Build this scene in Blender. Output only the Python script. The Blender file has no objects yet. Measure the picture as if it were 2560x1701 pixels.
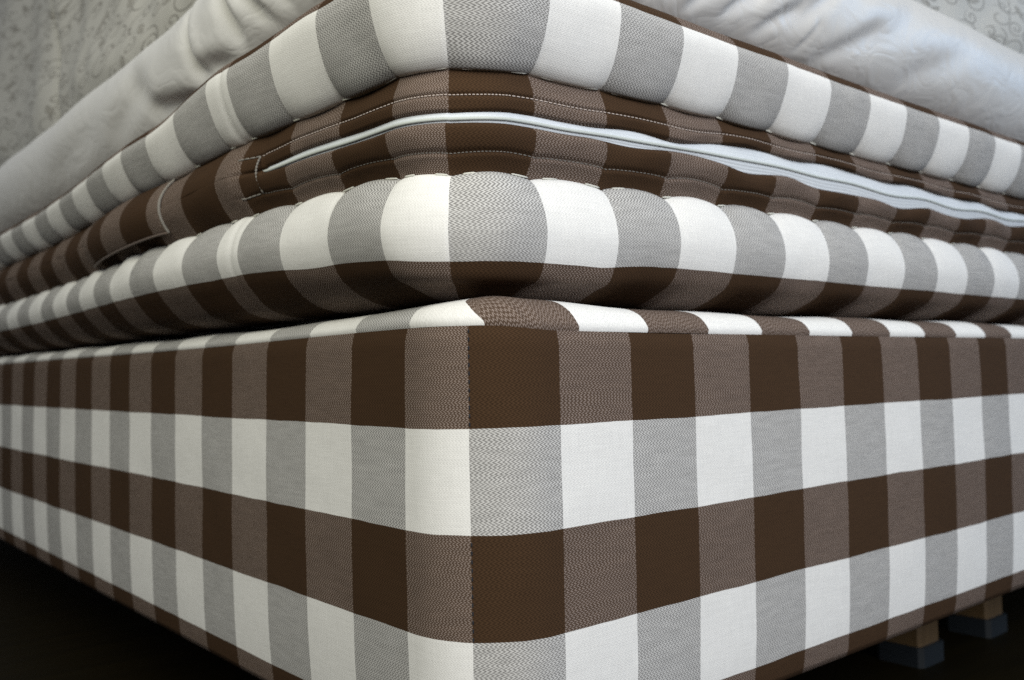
import bpy, math, random
import numpy as np
from mathutils import Vector, Matrix, noise as mnoise

random.seed(7)
rng = np.random.default_rng(11)
S = 0.05            # one woven check is 5 cm; everything below is laid out in checks
FLOOR = -4.7        # floor height in checks (base seam grid line is z = 0)

# ------------------------------------------------------------------ camera, world, light
scene = bpy.context.scene
cam_d = bpy.data.cameras.new("camera")
cam = bpy.data.objects.new("camera", cam_d)
scene.collection.objects.link(cam)
CAM = np.array([-5.034, -6.512, 0.497])
yaw, pitch, roll = [math.radians(a) for a in (49.84, 2.07, -1.10)]
fv = np.array([math.cos(pitch) * math.cos(yaw), math.cos(pitch) * math.sin(yaw), math.sin(pitch)])
rv = np.cross(fv, [0, 0, 1.0]); rv /= np.linalg.norm(rv)
uv_ = np.cross(rv, fv)
r2 = rv * math.cos(roll) + uv_ * math.sin(roll)
u2 = -rv * math.sin(roll) + uv_ * math.cos(roll)
M = Matrix.Identity(4)
for i in range(3):
    M[i][0], M[i][1], M[i][2] = r2[i], u2[i], -fv[i]
M[0][3], M[1][3], M[2][3] = CAM[0] * S, CAM[1] * S, (CAM[2] - FLOOR) * S
cam.matrix_world = M
cam_d.sensor_width = 36.0
cam_d.lens = 2340.9 / 2560 * 36.0
cam_d.clip_start = 0.02
cam_d.clip_end = 60
cam_d.dof.use_dof = True
cam_d.dof.focus_distance = 0.455
cam_d.dof.aperture_fstop = 9.5
scene.camera = cam

world = bpy.data.worlds.new("World")
scene.world = world
world.use_nodes = True
bg = world.node_tree.nodes["Background"]
bg.inputs[0].default_value = (0.90, 0.94, 1.0, 1)
bg.inputs[1].default_value = 0.30

def area(name, loc, target, size, power, col):
    d = bpy.data.lights.new(name, 'AREA')
    d.shape = 'RECTANGLE'; d.size, d.size_y = size
    d.energy = power; d.color = col
    o = bpy.data.objects.new(name, d)
    scene.collection.objects.link(o)
    o.location = loc
    o.rotation_euler = (Vector(target) - Vector(loc)).to_track_quat('-Z', 'Y').to_euler()
    return o

area("window_light", (-0.20, -1.10, 0.92), (0.05, 0.1, 0.40), (1.0, 1.0), 17.8, (1.0, 0.99, 0.975))
area("room_light", (-0.82, -0.12, 1.02), (0.0, 0.2, 0.42), (0.7, 0.7), 6.4, (1.0, 0.96, 0.74))
area("side_fill_light", (2.1, -1.0, 1.0), (0.55, 0.0, 0.35), (0.9, 0.9), 8.5, (0.28, 0.58, 1.0))  # blue fill lamp added to cool the far right side

vs = scene.view_settings
vs.view_transform = 'Standard'; vs.look = 'None'; vs.exposure = 0.0; vs.gamma = 1.0
vs.use_curve_mapping = False
scene.cycles.use_denoising = False
scene.cycles.max_bounces = 8

# ------------------------------------------------------------------ helpers
def link(o, parent=None):
    scene.collection.objects.link(o)
    if parent is not None:
        o.parent = parent
    return o

def empty(name, label, cat, loc=(0, 0, 0)):
    o = bpy.data.objects.new(name, None)
    o.empty_display_size = 0.05
    link(o)
    o["label"] = label; o["category"] = cat
    return o

def W(P):
    """check units -> metres"""
    P = np.asarray(P, float)
    return np.stack([P[..., 0] * S, P[..., 1] * S, (P[..., 2] - FLOOR) * S], -1)

def mesh_obj(name, verts, faces, mat, parent=None, uvs=None, smooth=True):
    me = bpy.data.meshes.new(name)
    me.from_pydata([tuple(v) for v in verts], [], faces)
    if uvs is not None:
        lay = me.uv_layers.new(name="UVMap")
        vi = np.empty(len(me.loops), dtype=np.int32)
        me.loops.foreach_get("vertex_index", vi)
        lay.data.foreach_set("uv", np.asarray(uvs, dtype=np.float32)[vi].ravel())
    if smooth:
        me.polygons.foreach_set("use_smooth", [True] * len(me.polygons))
    me.materials.append(mat)
    me.update()
    return link(bpy.data.objects.new(name, me), parent)

def grid_faces(n, m, flip=False, close=False):
    f = []
    for i in range(n if close else n - 1):
        i2 = (i + 1) % n
        for j in range(m - 1):
            q = (i * m + j, i2 * m + j, i2 * m + j + 1, i * m + j + 1)
            f.append(q[::-1] if flip else q)
    return f

def grid_obj(name, G, UV, mat, parent=None, flip=False, thick=None):
    n, m = G.shape[:2]
    o = mesh_obj(name, W(G).reshape(-1, 3), grid_faces(n, m, flip), mat, parent, UV.reshape(-1, 2))
    if thick:
        md = o.modifiers.new("thickness", 'SOLIDIFY'); md.thickness = thick * S; md.offset = -1
    return o

def spline(P, n):
    """Catmull-Rom through control points P (k,c) -> (n,c), parameter spread by chord length; returns pts and param"""
    P = np.asarray(P, float); k = len(P)
    Q = np.vstack([2 * P[0] - P[1], P, 2 * P[-1] - P[-2]])
    L = np.r_[0, np.cumsum(np.linalg.norm(np.diff(P[:, :2], axis=0), axis=1))]
    s = np.linspace(0, L[-1], n)
    seg = np.clip(np.searchsorted(L, s, 'right') - 1, 0, k - 2)
    t = ((s - L[seg]) / (L[seg + 1] - L[seg]))[:, None]
    p0, p1, p2, p3 = Q[seg], Q[seg + 1], Q[seg + 2], Q[seg + 3]
    return 0.5 * (2 * p1 + (p2 - p0) * t + (2 * p0 - 5 * p1 + 4 * p2 - p3) * t ** 2 + (3 * p1 - p0 - 3 * p2 + p3) * t ** 3)

def tab(s, xs, ys):
    """smooth table lookup"""
    xs = np.asarray(xs, float); ys = np.asarray(ys, float)
    s = np.clip(s, xs[0], xs[-1])
    i = np.clip(np.searchsorted(xs, s, 'right') - 1, 0, len(xs) - 2)
    t = (s - xs[i]) / (xs[i + 1] - xs[i])
    t = t * t * (3 - 2 * t)
    return ys[i] * (1 - t) + ys[i + 1] * t

def sstep(a, b, x):
    t = np.clip((x - a) / (b - a), 0, 1)
    return t * t * (3 - 2 * t)

def nz(P, scale, seed=0.0):
    """gradient noise sampled at an (…,3) array"""
    sh = P.shape[:-1]
    Q = (P * scale + seed).reshape(-1, 3)
    return np.array([mnoise.noise(Vector(q)) for q in Q]).reshape(sh)

# ------------------------------------------------------------------ footprint paths (rounded rectangle round the bed)
BW, BD = 36.0, 42.0      # bed 1.8 m x 2.1 m

class Path:
    """Runs from the far end of the left side, round the near corner, to the far end of the right side, then
    round the two far sides.  s = distance from the near corner (negative on the left side)."""
    def __init__(self, cx, cy, R, step=0.06, near=20.5, loop=True, smax=36):
        s = list(-np.arange(near + .6, BD - R, .6)[::-1]) + list(-np.arange(R, near, step)[::-1])
        s += list(np.linspace(-R, R, 46)[1:-1])
        s += list(np.arange(R, 15.0, step)) + list(np.arange(15.5, BW - R, .6))
        rows = []
        for v in s:
            if v < -R: rows.append((v, cx, cy - v, -1, 0, 0))
            elif v > R: rows.append((v, cx + v, cy, 0, -1, 0))
            else:
                th = math.radians(180 + 45 * (v / R + 1))
                rows.append((v, cx + R, cy + R, math.cos(th), math.sin(th), 1))
        if loop:
            x1, y1 = cx + BW, cy + BD
            for k in range(9):
                th = math.radians(270 + 90 * k / 8)
                rows.append((BW, x1 - R, cy + R, math.cos(th), math.sin(th), 2))
            for y in np.arange(cy + R + 1, y1 - R, 1.0): rows.append((BW + y, x1, y, 1, 0, 0))
            for k in range(9):
                th = math.radians(90 * k / 8)
                rows.append((BW + BD, x1 - R, y1 - R, math.cos(th), math.sin(th), 3))
            for x in np.arange(x1 - R - 1, cx + R, -1.0): rows.append((BW + BD + x, x, y1, 0, 1, 0))
            for k in range(9):
                th = math.radians(90 + 90 * k / 8)
                rows.append((-BD, cx + R, y1 - R, math.cos(th), math.sin(th), 4))
            rows.append(rows[0])
        A = np.array(rows)
        self.s, self.p, self.n, self.c, self.R = A[:, 0], A[:, 1:3], A[:, 3:5], A[:, 5], R
        self.cut = None
    def window(self, a, b):
        q = object.__new__(Path)
        m = (self.s >= a) & (self.s <= b) & (np.arange(len(self.s)) < len(self.s) - 1)
        m &= ~np.isin(self.c, (2, 3, 4))
        q.s, q.p, q.n, q.c, q.R = self.s[m], self.p[m], self.n[m], self.c[m], self.R
        return q
    def at(self, d, z):
        """d, z: (n,m) inset and height -> (n,m,3)"""
        R = self.R
        cor = (self.c > 0)[:, None]
        out = np.where(cor, np.maximum(R - d, 0), -d)
        x = self.p[:, 0:1] + self.n[:, 0:1] * out
        y = self.p[:, 1:2] + self.n[:, 1:2] * out
        ex = np.maximum(d - R, 0)
        dx = np.choose(self.c.astype(int), [0, 1, -1, -1, 1])[:, None]
        dy = np.choose(self.c.astype(int), [0, 1, 1, -1, -1])[:, None]
        return np.stack([x + ex * dx, y + ex * dy, z + 0 * x], -1)

def umap(s, R, s0, right_off, left_off):
    """fabric coordinate along the border: 0 at the corner seam"""
    u = np.where(s > R, s + right_off, np.where(s < -R, s - left_off, 0))
    ur, ul = R + right_off, -R - left_off
    return np.where(np.abs(s) <= R, np.where(s >= s0, (s - s0) / (R - s0) * ur, -(s - s0) / (R + s0) * ul), u)

# ------------------------------------------------------------------ materials
def new_mat(name):
    m = bpy.data.materials.new(name); m.use_nodes = True
    nt = m.node_tree
    return m, nt, nt.nodes["Principled BSDF"]

class NB:
    def __init__(s, nt): s.nt = nt
    def node(s, t, **kw):
        n = s.nt.nodes.new(t)
        for k, v in kw.items(): setattr(n, k, v)
        return n
    def math(s, op, a, b=None, c=None):
        n = s.node("ShaderNodeMath", operation=op)
        for i, v in enumerate((a, b, c)):
            if v is None: continue
            if isinstance(v, (int, float)): n.inputs[i].default_value = v
            else: s.nt.links.new(v, n.inputs[i])
        return n.outputs[0]
    def mix(s, f, a, b, blend='MIX'):
        n = s.node("ShaderNodeMix", data_type='RGBA', blend_type=blend)
        for sock, v in ((n.inputs[0], f), (n.inputs[6], a), (n.inputs[7], b)):
            if isinstance(v, (int, float)): sock.default_value = v
            elif isinstance(v, tuple): sock.default_value = (*v, 1)
            else: s.nt.links.new(v, sock)
        return n.outputs[2]
    def link(s, a, b): s.nt.links.new(a, b)

BROWN = (0.054, 0.0300, 0.0155)
WHITE = (0.80, 0.80, 0.785)

def check_fabric(name, nu=63.0, nv=57.0, swap=False):
    """cotton check: broken 2/1 twill, brown and white bands in warp and weft, weft two thirds on top"""
    m, nt, bs = new_mat(name); b = NB(nt)
    uvn = b.node("ShaderNodeUVMap"); sep = b.node("ShaderNodeSeparateXYZ")
    b.link(uvn.outputs[0], sep.inputs[0])
    u, v = sep.outputs[0], sep.outputs[1]
    if swap: u, v = v, u
    # hand-woven wander of the band edges, well under a yarn-width or two
    wob = b.node("ShaderNodeTexNoise"); wob.inputs["Scale"].default_value = 1.3; wob.inputs["Detail"].default_value = 2
    b.link(uvn.outputs[0], wob.inputs["Vector"])
    ww = b.math('MULTIPLY_ADD', wob.outputs[0], 0.03, -0.015)
    u = b.math('ADD', u, ww); v = b.math('ADD', v, ww)
    i = b.math('FLOOR', b.math('MULTIPLY', u, nu)); j = b.math('FLOOR', b.math('MULTIPLY', v, nv))
    iu = b.math('DIVIDE', b.math('ADD', i, 0.5), nu); jv = b.math('DIVIDE', b.math('ADD', j, 0.5), nv)
    ub = b.math('FLOORED_MODULO', b.math('FLOOR', iu), 2.0)     # 0 brown warp, 1 white warp
    vb = b.math('FLOORED_MODULO', b.math('FLOOR', jv), 2.0)     # 0 brown weft, 1 white weft
    fu = b.math('FRACT', b.math('MULTIPLY', u, nu)); fv2 = b.math('FRACT', b.math('MULTIPLY', v, nv))
    # broken twill: successive rows sit half a float apart, the floats slant this way and that
    brk = b.node("ShaderNodeTexNoise"); brk.inputs["Scale"].default_value = 1.0; brk.inputs["Detail"].default_value = 0
    cb = b.node("ShaderNodeCombineXYZ"); b.link(b.math('MULTIPLY', u, 1.7), cb.inputs[0]); b.link(b.math('MULTIPLY', j, 0.27), cb.inputs[1])
    b.link(cb.outputs[0], brk.inputs["Vector"])
    side = b.math('SUBTRACT', b.math('MULTIPLY', b.math('FLOORED_MODULO', b.math('ADD', j, 0.1), 2.0), 2.0), 1.2)
    slant = b.math('MULTIPLY', b.math('MULTIPLY', side, b.math('SUBTRACT', fv2, 0.5)), 2.3)
    rnd = b.node("ShaderNodeTexWhiteNoise", noise_dimensions='1D'); b.link(j, rnd.inputs["W"])
    shift = b.math('ADD', b.math('MULTIPLY_ADD', j, 1.0, b.math('MULTIPLY', rnd.outputs[0], 3.0)), b.math('MULTIPLY', brk.outputs[0], 4.0))
    twc = b.math('FLOORED_MODULO', b.math('ADD', b.math('ADD', b.math('MULTIPLY', u, nu), slant), b.math('ADD', shift, 300.25)), 3.0)
    # warp float: a small soft oval dot; brown warp and painted gap shade show between the slanting white floats
    ell = b.math('ADD', b.math('POWER', b.math('MULTIPLY', b.math('SUBTRACT', twc, 1.5), 0.75), 2.0), b.math('POWER', b.math('SUBTRACT', fv2, 0.5), 2.0))
    dotw = b.node("ShaderNodeMapRange", interpolation_type='SMOOTHSTEP')
    b.link(ell, dotw.inputs[0])
    for k_, v_ in zip((1, 2, 3, 4), (0.34, 0.03, 0.0, 1.0)): dotw.inputs[k_].default_value = v_
    dot_small = b.math('MULTIPLY_ADD', dotw.outputs[0], 0.37, 0.045)
    gapr = b.node("ShaderNodeMapRange", interpolation_type='SMOOTHSTEP')
    b.link(b.math('ABSOLUTE', b.math('SUBTRACT', twc, 1.5)), gapr.inputs[0])
    for k_, v_ in zip((1, 2, 3, 4), (1.2, 0.2, 0.0, 1.0)): gapr.inputs[k_].default_value = v_
    gap = b.math('MULTIPLY_ADD', gapr.outputs[0], 0.50, 0.285)
    inv = b.math('SUBTRACT', 1.0, vb)
    warp_top = b.math('ADD', b.math('MULTIPLY', dot_small, inv), b.math('MULTIPLY', gap, vb))
    # slub: brightness wander along single yarns
    def slub(a, c):
        cx = b.node("ShaderNodeCombineXYZ"); b.link(a, cx.inputs[0]); b.link(c, cx.inputs[1])
        n = b.node("ShaderNodeTexNoise"); n.inputs["Scale"].default_value = 1.0; n.inputs["Detail"].default_value = 1
        b.link(cx.outputs[0], n.inputs["Vector"]); return n.outputs[0]
    sw = slub(b.math('MULTIPLY', i, 0.73), b.math('MULTIPLY', v, 3.0))
    sf = slub(b.math('MULTIPLY', u, 3.0), b.math('MULTIPLY', j, 0.73))
    sl = b.mix(warp_top, sf, sw)
    cst = b.node("ShaderNodeCombineXYZ"); b.link(b.math('MULTIPLY', u, 2.6), cst.inputs[0]); b.link(b.math('MULTIPLY', v, 15.0), cst.inputs[1])
    nst = b.node("ShaderNodeTexNoise"); nst.inputs["Scale"].default_value = 1.0; nst.inputs["Detail"].default_value = 4; nst.inputs["Roughness"].default_value = 0.65
    b.link(cst.outputs[0], nst.inputs["Vector"])
    mixed = b.math('ABSOLUTE', b.math('SUBTRACT', ub, vb))
    amp = b.math('MULTIPLY_ADD', mixed, 0.42, 0.08)
    streak = b.math('MULTIPLY', b.math('SUBTRACT', nst.outputs[0], 0.5), amp)
    pure = b.math('SUBTRACT', 1.0, mixed)
    relief_shade = b.math('MULTIPLY', b.math('MULTIPLY', b.math('SUBTRACT', gapr.outputs[0], 0.42), pure), b.math('MULTIPLY_ADD', vb, -0.52, 0.62))  # weave shading painted as darker gaps in single-colour cells, strongest in brown
    bright = b.math('ADD', b.math('MULTIPLY_ADD', sl, 0.26, 0.87), b.math('SUBTRACT', streak, relief_shade))
    cw = b.mix(ub, b.mix(vb, BROWN, (0.040, 0.034, 0.034)), b.mix(vb, (0.70, 0.59, 0.54), WHITE)); cf = b.mix(vb, BROWN, WHITE)  # gap shade painted into the brown warp, bounced brown light into the white
    col = b.mix(warp_top, cf, cw)
    hsv = b.node("ShaderNodeHueSaturation"); b.link(col, hsv.inputs["Color"]); b.link(bright, hsv.inputs["Value"])
    b.link(hsv.outputs[0], bs.inputs["Base Color"])
    bs.inputs["Roughness"].default_value = 0.88
    bs.inputs["Specular IOR Level"].default_value = 0.10
    bs.inputs["Sheen Weight"].default_value = 0.0
    # yarn relief
    h = b.math('ADD', dotw.outputs[0], b.math('MULTIPLY', sl, 1.2))
    bp = b.node("ShaderNodeBump"); bp.inputs["Strength"].default_value = 0.30; bp.inputs["Distance"].default_value = 0.0003
    b.link(h, bp.inputs["Height"]); b.link(bp.outputs[0], bs.inputs["Normal"])
    return m

def plain_cloth(name, col, rough=0.85, bump=0.15, scale=900, sheen=0.1, spec=0.25, mottled=0.0):
    m, nt, bs = new_mat(name); b = NB(nt)
    tc = b.node("ShaderNodeTexCoord")
    n = b.node("ShaderNodeTexNoise"); n.inputs["Scale"].default_value = scale; n.inputs["Detail"].default_value = 2
    b.link(tc.outputs["Object"], n.inputs["Vector"])
    bp = b.node("ShaderNodeBump"); bp.inputs["Strength"].default_value = bump; bp.inputs["Distance"].default_value = 0.0004
    b.link(n.outputs[0], bp.inputs["Height"]); b.link(bp.outputs[0], bs.inputs["Normal"])
    n2 = b.node("ShaderNodeTexNoise"); n2.inputs["Scale"].default_value = 14; n2.inputs["Detail"].default_value = 3
    b.link(tc.outputs["Object"], n2.inputs["Vector"])
    dk = tuple(c * (1 - mottled) for c in col)
    b.link(b.mix(n2.outputs[0], dk, col), bs.inputs["Base Color"])
    bs.inputs["Roughness"].default_value = rough
    bs.inputs["Sheen Weight"].default_value = sheen
    bs.inputs["Specular IOR Level"].default_value = spec
    return m

def ribbed_tape(name, col, **kw):
    m = plain_cloth(name, col, **kw); nt = m.node_tree; b = NB(nt); bs = nt.nodes["Principled BSDF"]
    uvn = b.node("ShaderNodeUVMap"); sp = b.node("ShaderNodeSeparateXYZ"); b.link(uvn.outputs[0], sp.inputs[0])
    rib = b.math('SINE', b.math('MULTIPLY', sp.outputs[1], 2 * math.pi * 7))
    pick = b.math('SINE', b.math('MULTIPLY', sp.outputs[0], 2 * math.pi * 48))
    h = b.math('ADD', rib, b.math('MULTIPLY', pick, 0.5))
    bp = b.node("ShaderNodeBump"); bp.inputs["Strength"].default_value = 0.22; bp.inputs["Distance"].default_value = 0.0005
    old = bs.inputs["Normal"].links[0].from_socket
    b.link(h, bp.inputs["Height"]); b.link(old, bp.inputs["Normal"]); b.link(bp.outputs[0], bs.inputs["Normal"])
    base = bs.inputs["Base Color"].links[0].from_socket
    shade = b.math('MULTIPLY_ADD', h, 0.025, 0.96)
    hv = b.node("ShaderNodeHueSaturation"); b.link(base, hv.inputs["Color"]); b.link(shade, hv.inputs["Value"])
    b.link(hv.outputs[0], bs.inputs["Base Color"])
    return m

def creased_cloth(name, col, **kw):
    m = plain_cloth(name, col, **kw); nt = m.node_tree; b = NB(nt); bs = nt.nodes["Principled BSDF"]
    uvn = b.node("ShaderNodeUVMap"); mp = b.node("ShaderNodeMapping")
    mp.inputs["Scale"].default_value = (1.1, 2.2, 1); mp.inputs["Rotation"].default_value = (0, 0, 0.5)
    b.link(uvn.outputs[0], mp.inputs[0])
    n = b.node("ShaderNodeTexNoise"); n.inputs["Scale"].default_value = 1.1; n.inputs["Detail"].default_value = 2.5; n.inputs["Distortion"].default_value = 0.8
    b.link(mp.outputs[0], n.inputs["Vector"])
    ridge = b.math('ABSOLUTE', b.math('SUBTRACT', n.outputs[0], 0.5))
    bp = b.node("ShaderNodeBump"); bp.inputs["Strength"].default_value = 0.35; bp.inputs["Distance"].default_value = 0.006
    old = bs.inputs["Normal"].links[0].from_socket
    b.link(ridge, bp.inputs["Height"]); b.link(old, bp.inputs["Normal"]); b.link(bp.outputs[0], bs.inputs["Normal"])
    return m

M_tape = ribbed_tape("white_zip_tape", (0.70, 0.75, 0.80), rough=0.75, bump=0.5, scale=1500)
M_check = check_fabric("brown_white_check_cotton")
M_check_top = check_fabric("brown_white_check_cotton_turned", swap=False)
M_satin = creased_cloth("white_cotton_satin", (0.70, 0.70, 0.69), rough=0.40, bump=0.05, sheen=0.25, spec=0.5, mottled=0.04)
M_thread = plain_cloth("cream_thread", (0.66, 0.66, 0.60), rough=0.6, bump=0.3, scale=4000)
M_pinkthread = plain_cloth("beige_thread", (0.52, 0.45, 0.41), rough=0.6, bump=0.3, scale=4000)
M_browthread = plain_cloth("grey_brown_thread", (0.16, 0.12, 0.10), rough=0.7, bump=0.3, scale=4000)
M_coil = plain_cloth("grey_zip_coil", (0.52, 0.56, 0.54), rough=0.45, bump=0.0, sheen=0)
M_under = plain_cloth("dark_blue_underlining", (0.012, 0.016, 0.024), rough=0.9)
M_bind = plain_cloth("pale_grey_binding", (0.27, 0.255, 0.23), rough=0.8, mottled=0.2)
M_foot = plain_cloth("blue_grey_plastic", (0.012, 0.016, 0.020), rough=0.5, bump=0.02, sheen=0, spec=0.4)

def wood_mat():
    m, nt, bs = new_mat("pale_pine_wood"); b = NB(nt)
    tc = b.node("ShaderNodeTexCoord"); mp = b.node("ShaderNodeMapping")
    mp.inputs["Scale"].default_value = (60, 60, 4)
    b.link(tc.outputs["Object"], mp.inputs[0])
    n = b.node("ShaderNodeTexNoise"); n.inputs["Scale"].default_value = 2.0; n.inputs["Detail"].default_value = 4
    b.link(mp.outputs[0], n.inputs["Vector"])
    b.link(b.mix(n.outputs[0], (0.08, 0.047, 0.017), (0.13, 0.08, 0.033)), bs.inputs["Base Color"])
    bs.inputs["Roughness"].default_value = 0.55
    return m
M_wood = wood_mat()

def floor_mat():
    m, nt, bs = new_mat("dark_stained_floor"); b = NB(nt)
    tc = b.node("ShaderNodeTexCoord"); mp = b.node("ShaderNodeMapping")
    mp.inputs["Scale"].default_value = (3, 40, 1)
    b.link(tc.outputs["Object"], mp.inputs[0])
    n = b.node("ShaderNodeTexNoise"); n.inputs["Scale"].default_value = 1.5; n.inputs["Detail"].default_value = 5
    b.link(mp.outputs[0], n.inputs["Vector"])
    b.link(b.mix(n.outputs[0], (0.003, 0.0022, 0.0006), (0.012, 0.0085, 0.002)), bs.inputs["Base Color"])
    bs.inputs["Roughness"].default_value = 0.6
    bs.inputs["Specular IOR Level"].default_value = 0.05
    return m

def print_mat():
    """white cotton printed with small leaves and curling vines"""
    m, nt, bs = new_mat("vine_printed_cotton"); b = NB(nt)
    uvn = b.node("ShaderNodeUVMap")
    def motif(scale, seed):
        """per-cell local polar coordinates: radius, angle, random"""
        mp = b.node("ShaderNodeMapping"); mp.inputs["Scale"].default_value = (scale, scale, 1); mp.inputs["Location"].default_value = (seed, seed * 1.7, 0)
        b.link(uvn.outputs[0], mp.inputs[0])
        vo = b.node("ShaderNodeTexVoronoi", voronoi_dimensions='2D'); vo.inputs["Scale"].default_value = 1.0; vo.inputs["Randomness"].default_value = 0.75
        b.link(mp.outputs[0], vo.inputs["Vector"])
        df = b.node("ShaderNodeVectorMath", operation='SUBTRACT')
        b.link(mp.outputs[0], df.inputs[0]); b.link(vo.outputs["Position"], df.inputs[1])
        sp = b.node("ShaderNodeSeparateXYZ"); b.link(df.outputs[0], sp.inputs[0])
        rc = b.node("ShaderNodeSeparateColor"); b.link(vo.outputs["Color"], rc.inputs[0])
        return sp.outputs[0], sp.outputs[1], rc
    # curling tendrils: little spirals turned at random
    x, y, rc = motif(2.3, 0.3)
    r = b.math('SQRT', b.math('ADD', b.math('MULTIPLY', x, x), b.math('MULTIPLY', y, y)))
    th = b.math('DIVIDE', b.math('ARCTAN2', y, x), 2 * math.pi)
    hand = b.math('SUBTRACT', b.math('MULTIPLY', b.math('GREATER_THAN', rc.outputs[2], 0.5), 2.0), 1.0)
    ph = b.math('ADD', b.math('MULTIPLY', th, hand), rc.outputs[0])
    sp_ = b.math('ABSOLUTE', b.math('SUBTRACT', b.math('FRACT', b.math('ADD', b.math('SUBTRACT', b.math('MULTIPLY', r, 4.6), ph), 10.0)), 0.5))
    curl = b.math('MULTIPLY', b.math('LESS_THAN', sp_, 0.13), b.math('LESS_THAN', r, b.math('MULTIPLY_ADD', rc.outputs[1], 0.16, 0.24)))
    x, y, rc2 = motif(1.8, 9.7)
    r2_ = b.math('SQRT', b.math('ADD', b.math('MULTIPLY', x, x), b.math('MULTIPLY', y, y)))
    th2 = b.math('ADD', b.math('DIVIDE', b.math('ARCTAN2', y, x), 2 * math.pi), rc2.outputs[0])
    s2 = b.math('ABSOLUTE', b.math('SUBTRACT', b.math('FRACT', b.math('ADD', b.math('SUBTRACT', b.math('MULTIPLY', r2_, 3.0), th2), 10.0)), 0.5))
    arm = b.math('MULTIPLY', b.math('LESS_THAN', s2, 0.065), b.math('MULTIPLY', b.math('LESS_THAN', r2_, 0.44), b.math('GREATER_THAN', r2_, 0.1)))
    curl = b.math('MAXIMUM', curl, arm)
    # leaves: pointed ovals with a dark rim and vein, turned at random
    x, y, rc = motif(1.9, 4.1)
    an = b.math('MULTIPLY', rc.outputs[0], 6.283)
    ca, sa = b.math('COSINE', an), b.math('SINE', an)
    lx = b.math('ADD', b.math('MULTIPLY', x, ca), b.math('MULTIPLY', y, sa)); ly = b.math('SUBTRACT', b.math('MULTIPLY', y, ca), b.math('MULTIPLY', x, sa))
    wid = b.math('MULTIPLY', b.math('SUBTRACT', 0.085, b.math('MULTIPLY', lx, lx)), 1.25)
    ay = b.math('ABSOLUTE', ly)
    keep = b.math('GREATER_THAN', rc.outputs[1], 0.25)
    leaf = b.math('MULTIPLY', b.math('LESS_THAN', ay, wid), keep)
    rim = b.math('MULTIPLY', leaf, b.math('MAXIMUM', b.math('GREATER_THAN', ay, b.math('SUBTRACT', wid, 0.028)), b.math('LESS_THAN', ay, 0.013)))
    col = b.mix(b.math('MULTIPLY', leaf, 0.6), (0.56, 0.555, 0.52), (0.39, 0.375, 0.33))
    ink = b.math('MAXIMUM', curl, rim)
    col = b.mix(b.math('MULTIPLY', ink, 0.66), col, (0.10, 0.088, 0.072))
    b.link(col, bs.inputs["Base Color"])
    bs.inputs["Roughness"].default_value = 0.8
    bs.inputs["Sheen Weight"].default_value = 0.1
    return m
M_print = print_mat()

# ------------------------------------------------------------------ floor
fl = mesh_obj("floor", [(-12, -12, 0), (14, -12, 0), (14, 14, 0), (-12, 14, 0)], [(0, 1, 2, 3)], floor_mat(), smooth=False)
fl["kind"] = "structure"

# ------------------------------------------------------------------ upholstered base
base = empty("bed_base", "brown and white checked upholstered bed base standing on wooden legs, under the mattress", "bed base")
bp_ = Path(0.0, 0.0, 0.9)
H = 0.9699
def seam_z(s): return tab(s, [-40, -18, -6, -1.2, 0, 1.1, 3, 12, 36], [.97, .96, .935, .955, .95, .90, .90, .93, .93])

s = bp_.s[:, None]
SEAM = -0.11
u = umap(bp_.s, bp_.R, SEAM, -0.04, -0.05)[:, None]
t = np.linspace(0, 1, 64)[None, :]
zb, zt = -3.14, seam_z(s)
z = zb + (zt - zb) * t
bulge = -0.02 * np.sin(np.pi * t) + 0.05 * (1 - t) ** 12 + 0.03 * sstep(.97, 1, t)
sag = 0.012 * np.sin(bp_.s * .55)[:, None] * np.sin(np.pi * t)
d = bulge + sag + 0 * z
d = d + .014 * nz(np.stack([s + 0 * z, z * 1.4, 0 * z], -1), 1.1, 3.0) * np.sin(np.pi * t)
G = bp_.at(d, z)
G[..., 2] += 0.012 * nz(np.stack([s + 0 * z, z, 0 * z], -1), .5)
UV = np.stack([u + 0 * z, z / H], -1)
grid_obj("side_panel", G, UV, M_check, base, flip=False)

# turned-under hem
prof = np.array([(0.05, -3.14), (0.07, -3.20), (0.14, -3.23), (0.5, -3.235), (1.2, -3.235)])
pr = spline(prof, 16)
z = pr[None, :, 1] + 0 * s; d = pr[None, :, 0] + 0 * s
UV = np.stack([u + 0 * z, (-3.14 - np.linspace(0, 1.3, 16))[None, :] / H + 0 * z], -1)
grid_obj("bottom_hem", bp_.at(d, z), UV, M_check, base, flip=True)
mesh_obj("underside", W([(1, 1, -3.23), (1, BD - 1, -3.23), (BW - 1, BD - 1, -3.23), (BW - 1, 1, -3.23)]), [(0, 1, 2, 3)], M_under, base, smooth=False)

# top panel, rising from the seam
prof = np.array([(0.03, 0.0), (0.012, 0.03), (0.035, 0.09), (0.13, 0.19), (0.34, 0.255), (0.8, 0.285), (2.2, 0.29)])
pr = spline(prof, 44)
arc = np.r_[0, np.cumsum(np.linalg.norm(np.diff(pr, axis=0), axis=1))]
z = seam_z(s) + pr[None, :, 1] * (1 - .25 * sstep(-.8, -3, bp_.s))[:, None]; d = pr[None, :, 0] + 0 * s
z = z + (0.012 * np.sin(bp_.s * 1.9 + 1) + .065 * np.exp(-((bp_.s - 1.2) / 1.1) ** 2))[:, None] * (sstep(.05, .45, arc) * sstep(1.6, .7, arc))[None, :]
G = bp_.at(d, z)
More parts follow.
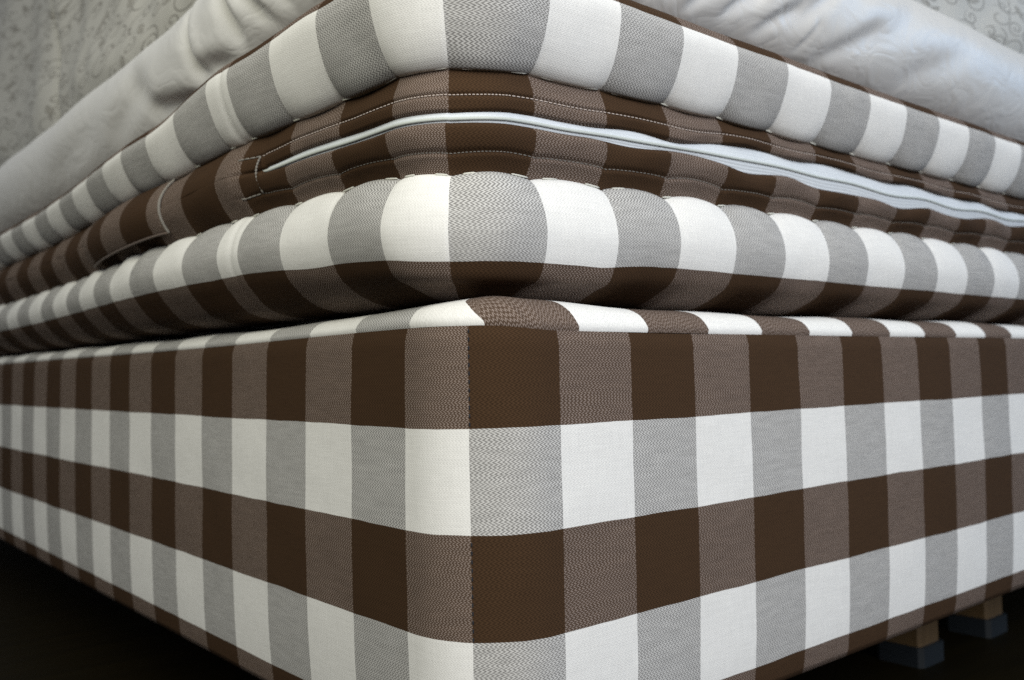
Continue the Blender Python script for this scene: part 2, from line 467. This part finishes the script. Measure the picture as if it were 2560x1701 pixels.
# planar cloth: dominant yarn bands lie across x
ix, iy = G[..., 0].copy(), G[..., 1].copy()
sh = .75 * sstep(0.0, -0.9, bp_.s)[:, None]
aa = np.minimum(arc, .97)[None, :] + 0 * ix
UV = np.stack([np.where(bp_.s[:, None] > 0, 1.01 + aa, iy + 1.0), np.where(bp_.s[:, None] < -.9, -.98 + aa, ix - .34 - sh + aa * (.12 + .3 * np.exp(-(bp_.s / 1.2) ** 2))[:, None])], -1)
UV[..., 1] = np.where(bp_.s[:, None] < -.2, np.clip(UV[..., 1], -.985, -.01), UV[..., 1])
grid_obj("top_panel", G, UV, M_check_top, base)
mesh_obj("deck", W([(2, 2, 1.14), (BW - 2, 2, 1.14), (BW - 2, BD - 2, 1.14), (2, BD - 2, 1.14)]), [(0, 1, 2, 3)], M_check_top, base, smooth=False)

def capsule(p0, p1, r, seg=6):
    p0, p1 = np.asarray(p0, float), np.asarray(p1, float)
    ax = p1 - p0; L = np.linalg.norm(ax); ax /= L
    a = np.cross(ax, [0.3, 0.5, 0.81]); a /= np.linalg.norm(a); b_ = np.cross(ax, a)
    V, F = [], []
    st = [(0, .35), (.12, .9), (.5, 1.05), (.88, .9), (1, .35)]
    for q, w in st:
        for k in range(seg):
            th = 2 * math.pi * k / seg
            V.append(p0 + ax * L * q + (a * math.cos(th) + b_ * math.sin(th)) * r * w)
    for i in range(len(st) - 1):
        for k in range(seg):
            k2 = (k + 1) % seg
            F.append((i * seg + k, i * seg + k2, (i + 1) * seg + k2, (i + 1) * seg + k))
    F.append(tuple(range(seg))[::-1]); F.append(tuple(range((len(st) - 1) * seg, len(st) * seg)))
    return V, F

def stitches(name, segs, r, mat, parent, stuff=True):
    V, F = [], []
    for p0, p1 in segs:
        v, f = capsule(p0, p1, r); o = len(V)
        V += v; F += [tuple(i + o for i in q) for q in f]
    o = mesh_obj(name, W(np.array(V)), F, mat, parent)
    if stuff: o["kind"] = "stuff"
    return o

# corner seam of the base: a shallow stitched ridge at s = 0
i0 = int(np.argmin(np.abs(bp_.s)))
nrm = np.array([*bp_.n[i0], 0])
def corner_pt(path, dd, zz):
    i = int(np.argmin(np.abs(path.s - SEAM)))
    return path.at(np.full((len(path.s), 1), dd), np.full((len(path.s), 1), zz))[i, 0]
segs = []
zz = -3.1
while zz < 0.9:
    tt = (zz + 3.14) / 4.05
    dd = -0.02 * math.sin(math.pi * tt) - 0.004
    if zz > 0 or -2 * H < zz < -H - .05:
        segs.append((corner_pt(bp_, dd, zz), corner_pt(bp_, dd, zz + .04)))
    zz += 0.078
stitches("corner_seam", segs, 0.0065, M_under, base)

# legs: pine posts in blue-grey plastic shoes
def leg(x, y):
    w = 0.72
    def box(x0, y0, x1, y1, z0, z1, bev=.05):
        ring = [(x0 + bev, y0), (x1 - bev, y0), (x1, y0 + bev), (x1, y1 - bev), (x1 - bev, y1), (x0 + bev, y1), (x0, y1 - bev), (x0, y0 + bev)]
        V = [(px, py, zq) for zq in (z0, z1) for px, py in ring]
        F = [(k, (k + 1) % 8, 8 + (k + 1) % 8, 8 + k) for k in range(8)] + [tuple(range(8))[::-1], tuple(range(8, 16))]
        return V, F
    V, F = box(x, y, x + w, y + w, FLOOR + .10, -3.23)
    lg = mesh_obj("leg", W(np.array(V)), F, M_wood, base, smooth=False)
    V, F = box(x - .07, y - .07, x + w + .07, y + w + .07, FLOOR, FLOOR + .34, .08)
    ft = mesh_obj("foot", W(np.array(V)), F, M_foot, lg, smooth=False)
    return lg
leg(10.80, 1.5); leg(13.45, 1.5)
leg(BW - 2.5, 1.5); leg(1.8, BD - 2.6); leg(BW - 2.5, BD - 2.6)

# ------------------------------------------------------------------ mattress
matt = empty("mattress", "thick checked mattress with white zip and rolled borders, lying on the base", "mattress")
MX, MY, MR = -0.25, 0.10, 1.0
mp_ = Path(MX, MY, MR, step=0.05)

def u_matt(s):
    u = umap(s, MR, 0, -0.30, 0.05)
    return np.where(s < -4.15, u - 0.45, u)      # the border is pieced here: a half-width stripe
LX = [-42, -20, -14.6, -10.6, -6.6, -4, -2, 0, 2, 3, 4, 8, 12, 36]
def zM1(s): return tab(s, LX, [1.70, 1.70, 1.71, 1.73, 1.74, 1.74, 1.66, 1.55, 1.57, 1.63, 1.63, 1.63, 1.63, 1.64])
def zM2(s): return tab(s, LX, [2.35, 2.35, 2.35, 2.36, 2.41, 2.49, 2.47, 2.41, 2.46, 2.47, 2.48, 2.48, 2.47, 2.46])
def zM3(s): return tab(s, LX, [3.20, 3.20, 3.22, 3.24, 3.27, 3.38, 3.40, 3.40, 3.46, 3.49, 3.50, 3.47, 3.47, 3.47])
def zM4(s): return tab(s, LX, [3.80, 3.80, 3.80, 3.83, 3.90, 4.20, 4.30, 4.33, 4.33, 4.31, 4.30, 4.27, 4.28, 4.28])
def lbulge(s): return np.where(s < 0, -0.26 * np.exp(-((s + 7.0) / 4.2) ** 2), 0.0)
def puff(s):
    f = np.abs(np.sin(np.pi * u_matt(s)))
    f = f * (1 + .25 * np.sin(s * 1.7 + 2.0 * np.sin(s * .63)))
    return .55 + (np.clip(f, 0, 1.3) ** 0.65 - .55) * (1 - .45 * np.exp(-(s / 1.4) ** 2))
def soft(G, amp, sc, seed):
    return amp * nz(G, sc, seed)

sm = mp_.s[:, None]; um = u_matt(mp_.s)[:, None]; lb = lbulge(mp_.s)[:, None]; pf = puff(mp_.s)[:, None]
crease = np.exp(-((mp_.s + 4.15) / .05) ** 2)[:, None]

def border(name, ctrl, n, vs, mat, flip, puff_w, puff_z, seed, amp=.02):
    """ctrl: function s -> list of (inset, z) control columns; vs: fabric v per control point"""
    C = ctrl(mp_.s)                                   # (k, n_s, 2)
    k = len(C)
    lin = np.linspace(0, k - 1, n)
    D = np.empty((len(mp_.s), n)); Z = np.empty_like(D)
    Pd = np.stack([c[0] + 0 * mp_.s for c in C], 1); Pz = np.stack([c[1] + 0 * mp_.s for c in C], 1)
    def cr(P):
        Q = np.concatenate([2 * P[:, :1] - P[:, 1:2], P, 2 * P[:, -1:] - P[:, -2:-1]], 1)
        i = np.clip(lin.astype(int), 0, k - 2); t = (lin - i)[None, :]
        p0, p1, p2, p3 = Q[:, i], Q[:, i + 1], Q[:, i + 2], Q[:, i + 3]
        return .5 * (2 * p1 + (p2 - p0) * t + (2 * p0 - 5 * p1 + 4 * p2 - p3) * t ** 2 + (3 * p1 - p0 - 3 * p2 + p3) * t ** 3)
    D, Z = cr(Pd), cr(Pz)
    V = np.interp(lin, range(k), vs)[None, :] + 0 * D
    pw = np.interp(lin, range(k), puff_w)[None, :]; pz = np.interp(lin, range(k), puff_z)[None, :]
    D = D + lb * sstep(1.2, .4, D) - (pf - .55) * pw + crease * .03 * (pw + .02) / .05
    Z = Z + (pf - .55) * pz
    G = mp_.at(D, Z)
    nn = soft(G, amp, .9, seed) + soft(G, amp * .5, 2.1, seed + 3)
    fade = np.interp(lin, range(k), [0.2] + [1] * (k - 2) + [0.2])[None, :]
    off = mp_.n[:, None, :] * (nn * fade)[..., None]
    G[..., :2] += off
    UV = np.stack([um + 0 * V, V], -1)
    return grid_obj(name, G, UV, mat, matt, flip)

def ctrl_low(s):
    m1, m2 = zM1(s), zM2(s); h = m2 - m1
    return [(1.9, 1.235), (1.0, 1.235), (.70, 1.25), (.42, 1.35), (.20, m1 - .16), (.10, m1), (.05, m1 + .19 * h), (.035, m1 + .38 * h),
            (.065, m1 + .60 * h), (.135, m1 + .80 * h), (.21, m1 + .93 * h), (.30, m2 - .002)]
border("lower_border", ctrl_low, 72, [-.6, .1, .38, .62, .83, 1.0, 1.25, 1.48, 1.70, 1.86, 1.95, 2.0], M_check, False,
       [0, 0, 0, 0, 0, 0, .0, .004, .016, .026, .034, .020], [0, 0, 0, 0, 0, 0, 0, 0, .006, .028, .052, .05], 1.3)

def ctrl_up(s):
    m3, m4 = zM3(s), zM4(s); h = m4 - m3
    return [(.29, m3 + .0), (.22, m3 + .015 * h), (.135, m3 + .11 * h), (.04, m3 + .31 * h), (-.035, m3 + .57 * h), (-.072, m3 + .82 * h), (-.045, m4),
            (.045, m4 + .12), (.19, m4 + .205), (.52, m4 + .26), (1.2, m4 + .28), (2.2, m4 + .28)]
border("upper_border", ctrl_up, 76, [3.0, 3.06, 3.16, 3.36, 3.62, 3.82, 4.0, 4.14, 4.3, 4.55, 4.9, 4.99], M_check, False,
       [.02, .035, .030, .012, .003, 0, 0, 0, 0, 0, 0, 0], [-.03, -.045, -.03, -.008, 0, 0, 0, 0, 0, 0, 0, 0], 5.1)

# middle band: two flaps either side of the zip, closed into one band beyond its left end
ZX = [-42, -4.4, -3.55, -2.6, -1.5, 0, 1.5, 3.3, 5, 6.6, 8, 9.4, 10.3, 12, 20, 36]
def zipon(s): return sstep(-4.3, -3.5, s)
def zZ1(s):
    a = tab(s, ZX, [2.80, 2.86, 2.955, 2.995, 2.972, 2.955, 3.02, 3.09, 3.20, 3.21, 3.19, 3.19, 3.18, 3.16, 3.1, 3.1])
    w = 0.018 * np.sin(s * 2.9 + .6) * sstep(1.5, 3, s)
    return np.where(s < -3.55, (zM2(s) + zM3(s)) / 2 * sstep(-3.5, -4.6, s) + 2.93 * (1 - sstep(-3.5, -4.6, s)), a + w)
def zZ2(s):
    a = tab(s, ZX, [2.80, 2.86, 2.895, 2.89, 2.865, 2.862, 2.895, 2.945, 2.915, 2.89, 2.85, 2.88, 2.88, 2.93, 2.95, 2.95])
    w = 0.028 * np.sin(s * 3.3 + 1.9) * sstep(1.5, 3, s)
    return np.where(s < -3.55, zZ1(s) - .001, a + w)

def flap(name, up):
    n = 40
    t = np.linspace(0, 1, n)[None, :]                 # 0 at the border seam, 1 at the zip
    s1 = mp_.s
    zs = (zM3(s1) if up else zM2(s1))[:, None] + (0.0 if up else -0.0) - (pf - .55) * (.03 if up else -.05) + (.012 if up else -.02)
    ze = (zZ1(s1) if up else zZ2(s1))[:, None]
    zi = zipon(s1)[:, None]
    Z = zs + (ze - zs) * t
    edge = (.20 if up else .115)
    st = .60 if up else .42
    open_ = .285 + (edge - .285) * sstep(0, 1, t) - .05 * np.sin(np.pi * t) + .028 * np.exp(-((t - st) / .05) ** 2)
    open_ = open_ + .05 * sstep(.90, 1.0, t)          # folded edge turns in
    closed = .29 - .27 * np.sin(np.pi / 2 * t) ** .8
    D = open_ * zi + closed * (1 - zi) + lb
    D = D - .02 * (pf - .5) * np.sin(np.pi * t)
    rip = .025 * np.sin(mp_.s * 5.1 + (0 if up else 2))[:, None] * sstep(.4, 1, t) * sstep(1.2, 3, mp_.s)[:, None]
    D = D + rip
    G = mp_.at(D, Z)
    nn = soft(G, .016, 1.6, 9.2 if up else 4.4)
    G[..., :2] += mp_.n[:, None, :] * nn[..., None]
    V = (3.0 - .5 * t) if up else (2.0 + .5 * t)
    UV = np.stack([um + 0.06 * (1 if not up else 0) * sstep(-2, 2, mp_.s)[:, None] + 0 * t, V + 0 * Z], -1)
    o = grid_obj(name, G, UV, M_check, matt, flip=up)
    md = o.modifiers.new("thickness", 'SOLIDIFY'); md.thickness = .045 * S; md.offset = -1 if not up else -1
    return G, t[0]
G_up, T_up = flap("upper_flap", True)
G_lo, T_lo = flap("lower_flap", False)

# zip
zp = mp_.window(-3.75, 30)
s1 = zp.s
zipo = empty("zipper", "", "")
del zipo["label"], zipo["category"]
zipo.parent = matt
ztop, zbot = zZ1(s1)[:, None], zZ2(s1)[:, None]
mid = (ztop + zbot) / 2
lbz = lbulge(s1)[:, None]
for nm, a, b_ in (("zip_tape", 0.004, 1.0), ("zip_tape", -0.004, -1.0)):
    t = np.linspace(0, 1, 10)[None, :]
    half = (ztop - zbot) / 2 + .12
    Z = mid + (a + (half - abs(a)) * t * b_)
    D = .205 + .06 * t + lbz + 0 * Z
    G = zp.at(D, Z)
    UV = np.stack([s1[:, None] + 0 * Z, t + 0 * Z], -1)
    o = grid_obj(nm, G, UV, M_tape, zipo, flip=(b_ < 0))
    # raised woven edge beside the coil
# coil: closed teeth drawn as one fine rib with tiny crossings
V, F = [], []
ring = 6
for i in range(len(s1)):
    c = zp.at(np.full((len(s1), 1), .200) + lbz, mid)[i, 0] if i == 0 else None
Cc = zp.at(np.full((len(s1), 1), .200) + lbz, mid)[:, 0]
for i in range(len(s1)):
    for k in range(ring):
        th = 2 * math.pi * k / ring
        V.append(Cc[i] + np.array([zp.n[i, 0] * math.cos(th) * .010, zp.n[i, 1] * math.cos(th) * .010, math.sin(th) * .018]))
for i in range(len(s1) - 1):
    for k in range(ring):
        k2 = (k + 1) % ring
        F.append((i * ring + k, i * ring + k2, (i + 1) * ring + k2, (i + 1) * ring + k))
mesh_obj("zip_coil", W(np.array(V)), F, M_coil, zipo)

# surface sampling of the swept grids, for stitching laid on them
def on_grid(G, tcol, sq, tq, lift):
    """point on a swept grid at path position sq and column value tq, lifted outwards"""
    order = np.argsort(mp_.s[:len(mp_.s) - 1], kind='stable')
    S_ = mp_.s[order]
    i = int(np.clip(np.searchsorted(S_, sq) - 1, 0, len(S_) - 2))
    a, b_ = order[i], order[i + 1]
    f = (sq - S_[i]) / max(S_[i + 1] - S_[i], 1e-6)
    j = int(np.clip(np.searchsorted(tcol, tq) - 1, 0, len(tcol) - 2))
    g = (tq - tcol[j]) / (tcol[j + 1] - tcol[j])
    P = (G[a, j] * (1 - f) + G[b_, j] * f) * (1 - g) + (G[a, j + 1] * (1 - f) + G[b_, j + 1] * f) * g
    return P + np.array([*mp_.n[a], 0]) * lift

def dashes(G, T, tq, s0, s1_, ln=.042, gap=.018, lift=.008):
    out, q = [], s0
    while q < s1_:
        out.append((on_grid(G, T, q, tq, lift), on_grid(G, T, q + ln, tq, lift)))
        q += ln + gap
    return out
stitches("topstitching", dashes(G_up, T_up, .60, -3.6, 13.5), .0068, M_pinkthread, matt)
stitches("topstitching", dashes(G_lo, T_lo, .42, -3.6, 13.5, lift=.0), .0055, M_bind, matt)
# bar tack closing the left end of the zip
pa = on_grid(G_up, T_up, -3.62, .60, .02); pb = on_grid(G_lo, T_lo, -3.56, .42, .02)
ou = np.array([-1.0, 0, 0])
tk = [(pa + (pb - pa) * q + ou * .075 * math.sin(math.pi * q), pa + (pb - pa) * (q + .09) + ou * .075 * math.sin(math.pi * (q + .09))) for q in np.linspace(0, .91, 11)]
stitches("bar_tack", tk, .0125, M_bind, matt)
ln = [(on_grid(G_up, T_up, -4.02 + .1 * k, .60, .008), on_grid(G_up, T_up, -3.93 + .1 * k, .60, .008)) for k in range(4)]
ln += [(on_grid(G_lo, T_lo, -4.02 + .1 * k, .42, .008), on_grid(G_lo, T_lo, -3.93 + .1 * k, .42, .008)) for k in range(4)]
stitches("end_stitching", ln, .010, M_bind, matt)

# hand-sewn side stitches pulling the borders in
def s_of_u(uq):
    ss = mp_.s[np.abs(mp_.s) < 21]; ss = np.sort(ss)
    return float(np.interp(uq, u_matt(ss), ss))
for k in range(-17, 13):
    for line, G_, T_, lift in (("up", G_up, T_up, .030), ("lo", G_lo, T_lo, .026)):
        offs = (-.26, .14) if -2 < k < 3 else (-.04,)
        for of in offs:
            q = s_of_u(k + of)
            ln_ = .21 if abs(k) < 3 else .15
            p0 = on_grid(G_, T_, q, .012, lift); p1 = on_grid(G_, T_, q + ln_, .012, lift)
            stitches("tuft_stitch", [(p0, p1)], .0105, M_thread, matt, stuff=False)

# flat top and bottom inside the borders
mesh_obj("top_cover", W([(1.7, 2.1, 4.50), (BW - 2.3, 2.1, 4.50), (BW - 2.3, BD - 2, 4.02), (1.7, BD - 2, 4.02)]), [(0, 1, 2, 3)], M_check, matt, smooth=False)
mesh_obj("bottom_cover", W([(1.3, 1.8, 1.245), (1.3, BD - 2, 1.245), (BW - 2, BD - 2, 1.245), (BW - 2, 1.8, 1.245)]), [(0, 1, 2, 3)], M_under, matt, smooth=False)

# carrying handle on the left side: a strap of the same check standing off the band
hp = mp_.window(-9.95, -6.15)
s1 = hp.s; nh = 26
t = np.linspace(0, 1, nh)[None, :]
al = ((s1 + 9.95) / (9.95 - 6.15))[:, None]
stand = .13 * np.sin(np.pi * np.clip(al, 0, 1)) ** .55
zl = 2.52 - .10 * (1 - al); zh = zM3(s1)[:, None] - .02
Z = zl + (zh - zl) * t
band = .29 - .27 * np.sin(np.pi / 2 * np.clip(1 - np.abs((Z - (zM2(s1)[:, None] + zM3(s1)[:, None]) / 2) / .45), 0, 1)) ** .8
D = band + lbulge(s1)[:, None] - .03 - stand * (1 - .6 * t)
G_h = hp.at(D, Z)
UV = np.stack([u_matt(s1)[:, None] + 0 * Z, 2.02 + .96 * t + 0 * Z], -1)
hd = grid_obj("handle", G_h, UV, M_check, matt)
md = hd.modifiers.new("thickness", 'SOLIDIFY'); md.thickness = .07 * S; md.offset = -1
def strip(name, line, r, mat, parent):
    V, F, ring = [], [], 6
    line = np.asarray(line)
    for i, P in enumerate(line):
        tng = line[min(i + 1, len(line) - 1)] - line[max(i - 1, 0)]; tng /= np.linalg.norm(tng)
        a = np.cross(tng, [.31, .52, .79]); a /= np.linalg.norm(a); b_ = np.cross(tng, a)
        for k in range(ring):
            th = 2 * math.pi * k / ring
            V.append(P + (a * math.cos(th) + b_ * math.sin(th)) * r)
    for i in range(len(line) - 1):
        for k in range(ring):
            k2 = (k + 1) % ring
            F.append((i * ring + k, i * ring + k2, (i + 1) * ring + k2, (i + 1) * ring + k))
    return mesh_obj(name, W(np.array(V)), F, mat, parent)
strip("edge_binding", G_h[-1, :, :], .019, M_bind, hd)
strip("edge_binding", G_h[:, 0, :], .017, M_browthread, hd)

# ------------------------------------------------------------------ white topper lying on the mattress
tp = Path(0.06, 0.40, 1.3, step=.05)
st_ = tp.s[:, None]
def top_z(s): return zM4(s) + .29
n = 210
prof = np.array([(2.6, .0), (1.6, .0), (1.02, .03), (.52, .15), (.17, .40), (.0, .78), (.12, 1.12), (.45, 1.37), (1.0, 1.53), (1.9, 1.62), (4.0, 1.66), (7.0, 1.66)])
pr = spline(prof, n)
arcp = np.r_[0, np.cumsum(np.linalg.norm(np.diff(pr, axis=0), axis=1))]
hs = (1.46 + .05 * sstep(-1, -5, tp.s))[:, None]
D = pr[None, :, 0] + 0 * st_; Z = top_z(tp.s)[:, None] + pr[None, :, 1] * hs
# creases: (s, t centre, length, angle, width, depth); t is arc length along the profile
def folds(sv, av, lst):
    out = np.zeros((len(sv), len(av)))
    S_, A_ = sv[:, None], av[None, :]
    for (s0, a0, L, ang, w, dep) in lst:
        ca, sa = math.cos(ang), math.sin(ang)
        x = (S_ - s0) * ca + (A_ - a0) * sa; y = -(S_ - s0) * sa + (A_ - a0) * ca
        along = np.exp(-(x / L) ** 4)
        out += along * dep * (np.exp(-(y / w) ** 2) - .35 * np.exp(-((y - 1.7 * w) / (1.3 * w)) ** 2))
    return out
fl_ = [(-7.2, 2.45, .9, -.12, .13, -.11), (-6.3, 2.95, .5, -1.1, .13, -.09), (-5.05, 2.9, .45, -.9, .12, -.14), (-5.7, 2.55, .5, -.2, .10, -.09), (-8.4, 2.8, .7, -.5, .22, -.06),
       (-4.4, 2.8, .45, -.7, .09, -.11), (-3.8, 2.9, .5, -.8, .09, -.10), (-9.2, 2.75, 1.0, .2, .2, -.06), (-12.5, 2.7, 1.6, .1, .25, -.06),
       (3.1, 2.75, .35, .95, .075, -.12), (3.5, 2.65, .4, .8, .08, -.14), (3.9, 2.85, .5, .85, .09, -.16), (4.3, 3.3, .5, 1.05, .09, -.12), (5.0, 3.45, .5, .95, .10, -.10), (6.0, 3.3, .6, .8, .12, -.08), (4.25, 2.6, .4, .7, .075, -.09),
       (4.6, 2.9, .5, .8, .09, -.11), (5.0, 2.65, .45, .6, .08, -.09), (5.4, 2.95, .55, .75, .10, -.09), (5.8, 2.62, .5, .55, .09, -.08),
       (6.4, 2.8, .6, .5, .11, -.07), (7.5, 2.6, .7, .4, .12, -.06), (8.4, 2.85, .9, .35, .16, -.05), (10.0, 2.7, 1.0, .3, .18, -.05)]
for _ in range(18):
    sd = random.uniform(2.6, 6.5) if random.random() < .7 else random.uniform(-6.5, -3)
    fl_.append((sd, random.uniform(2.4, 3.2), random.uniform(.15, .35), (1 if sd > 0 else -1) * random.uniform(.4, 1.1), random.uniform(.04, .07), -random.uniform(.015, .04)))
F_ = folds(tp.s, arcp, fl_)
F_ *= (sstep(1.6, 2.2, arcp) * sstep(4.0, 3.3, arcp))[None, :]
G = tp.at(D, Z)
billow = .05 * nz(np.stack([st_ * .45 + 0 * Z, arcp[None, :] * .5 + 0 * Z, 0 * Z], -1), 1.0, 2.0) * sstep(1.4, 2.4, arcp)[None, :]
pn = np.gradient(pr, axis=0); pn /= np.linalg.norm(pn, axis=1)[:, None]
nd, nzv = -pn[:, 1], pn[:, 0]        # outward normal in (inset, z): turn tangent
amt = F_ + billow
dd = amt * (-np.abs(pn[:, 1]))[None, :]
D2 = D + dd; Z2 = Z + amt * nzv[None, :] * np.sign(1) 
G = tp.at(D2, Z2)
UV = np.stack([st_ + 0 * Z, arcp[None, :] + 0 * Z], -1)
tpo = grid_obj("mattress_topper", G, UV, M_satin)
tpo["label"] = "white satin covered topper with soft creased edge lying on the checked mattress"
tpo["category"] = "topper"

# ------------------------------------------------------------------ printed duvet heaped on the topper
dp = Path(1.3, 1.6, 1.5, step=.09)
sd_ = dp.s[:, None]
n = 215
prof = np.array([(2.2, 0.0), (1.2, .02), (.55, .12), (.15, .5), (.0, 1.0), (.05, 1.9), (.12, 3.0), (.25, 4.2), (.5, 5.4), (1.1, 6.5), (2.4, 7.2), (5.0, 7.4), (16.5, 7.5)])
pr = spline(prof, n)
ad = np.r_[0, np.cumsum(np.linalg.norm(np.diff(pr, axis=0), axis=1))]
base_z = (top_z(dp.s) + 1.50 * 1.47 + 0 * dp.s)[:, None]
rise = 1 + .55 * sstep(-9, -17, dp.s)[:, None]
D = pr[None, :, 0] + 0 * sd_; Z = base_z + pr[None, :, 1] * rise
Q = np.stack([sd_ * .28 + 0 * Z, ad[None, :] * .33 + 0 * Z, 0 * Z], -1)
bil = .45 * nz(Q, 1.0, 7.0) + .10 * nz(Q, 2.2, 1.0) + .04 * nz(Q, 5.0, 4.0)
bil += .03 * np.sin(sd_ * .9 + .8 * np.sin(ad[None, :] * .7) + ad[None, :] * .35)
bil *= sstep(1.6, 2.6, ad)[None, :]
# overlapping fold on the left, turned hem on the right
fold_l = -18.2 + 1.1 * np.exp(-((ad - 3.2) / 1.6) ** 2)
stepl = sstep(-.14, .02, dp.s[:, None] - fold_l[None, :]) * sstep(-34, -20, -0 * sd_ + sd_) * .0
bil -= .22 * np.exp(-((dp.s[:, None] - fold_l[None, :]) / .28) ** 2) * sstep(1.8, 2.6, ad)[None, :]
bil += .20 * sstep(-.1, .12, dp.s[:, None] - fold_l[None, :]) * np.exp(-np.clip(dp.s[:, None] - fold_l[None, :], 0, 99) / 1.6) * sstep(1.8, 2.6, ad)[None, :]
pn = np.gradient(pr, axis=0); pn /= np.linalg.norm(pn, axis=1)[:, None]
D2 = D - bil * np.abs(pn[:, 1])[None, :]; Z2 = Z + bil * pn[:, 0][None, :] * (ad > 2.5)[None, :]
G = dp.at(D2, Z2)
UV = np.stack([np.where(sd_ < 0, sd_ * .34, sd_ * .5) + 0 * Z, ad[None, :] * rise], -1)
duv = empty("duvet", "pale duvet printed with small leaves and curling vines heaped on the white topper", "duvet")
grid_obj("cover", G, UV, M_print, duv)
# turned hem of the cover, lying slantwise across the right side
hs_ = np.linspace(10.6, 17.5, 90)
order = np.argsort(dp.s, kind='stable'); Sd = dp.s[order]
rows = []
for q in hs_:
    i = order[int(np.clip(np.searchsorted(Sd, q), 0, len(Sd) - 1))]
    zc = 7.62 - (q - 11.8) * .155
    jv = np.interp(zc, G[i, 40:, 2], np.arange(40, G.shape[1]))
    row = []
    for k in range(7):
        w = (k - 3) / 3
        jj = jv + w * 1.9
        j0 = int(jj); f = jj - j0
        P = G[i, j0] * (1 - f) + G[i, j0 + 1] * f
        row.append(P + np.array([dp.n[i, 0], dp.n[i, 1], .1]) * (.02 + .07 * (1 - w * w)))
    rows.append(row)
Hm = np.array(rows)
grid_obj("hem", Hm, np.stack([hs_[:, None] * .2 + 0 * Hm[..., 0], 0 * Hm[..., 0]], -1), plain_cloth("pale_cotton_hem", (0.56, 0.56, 0.53), rough=0.8), duv)
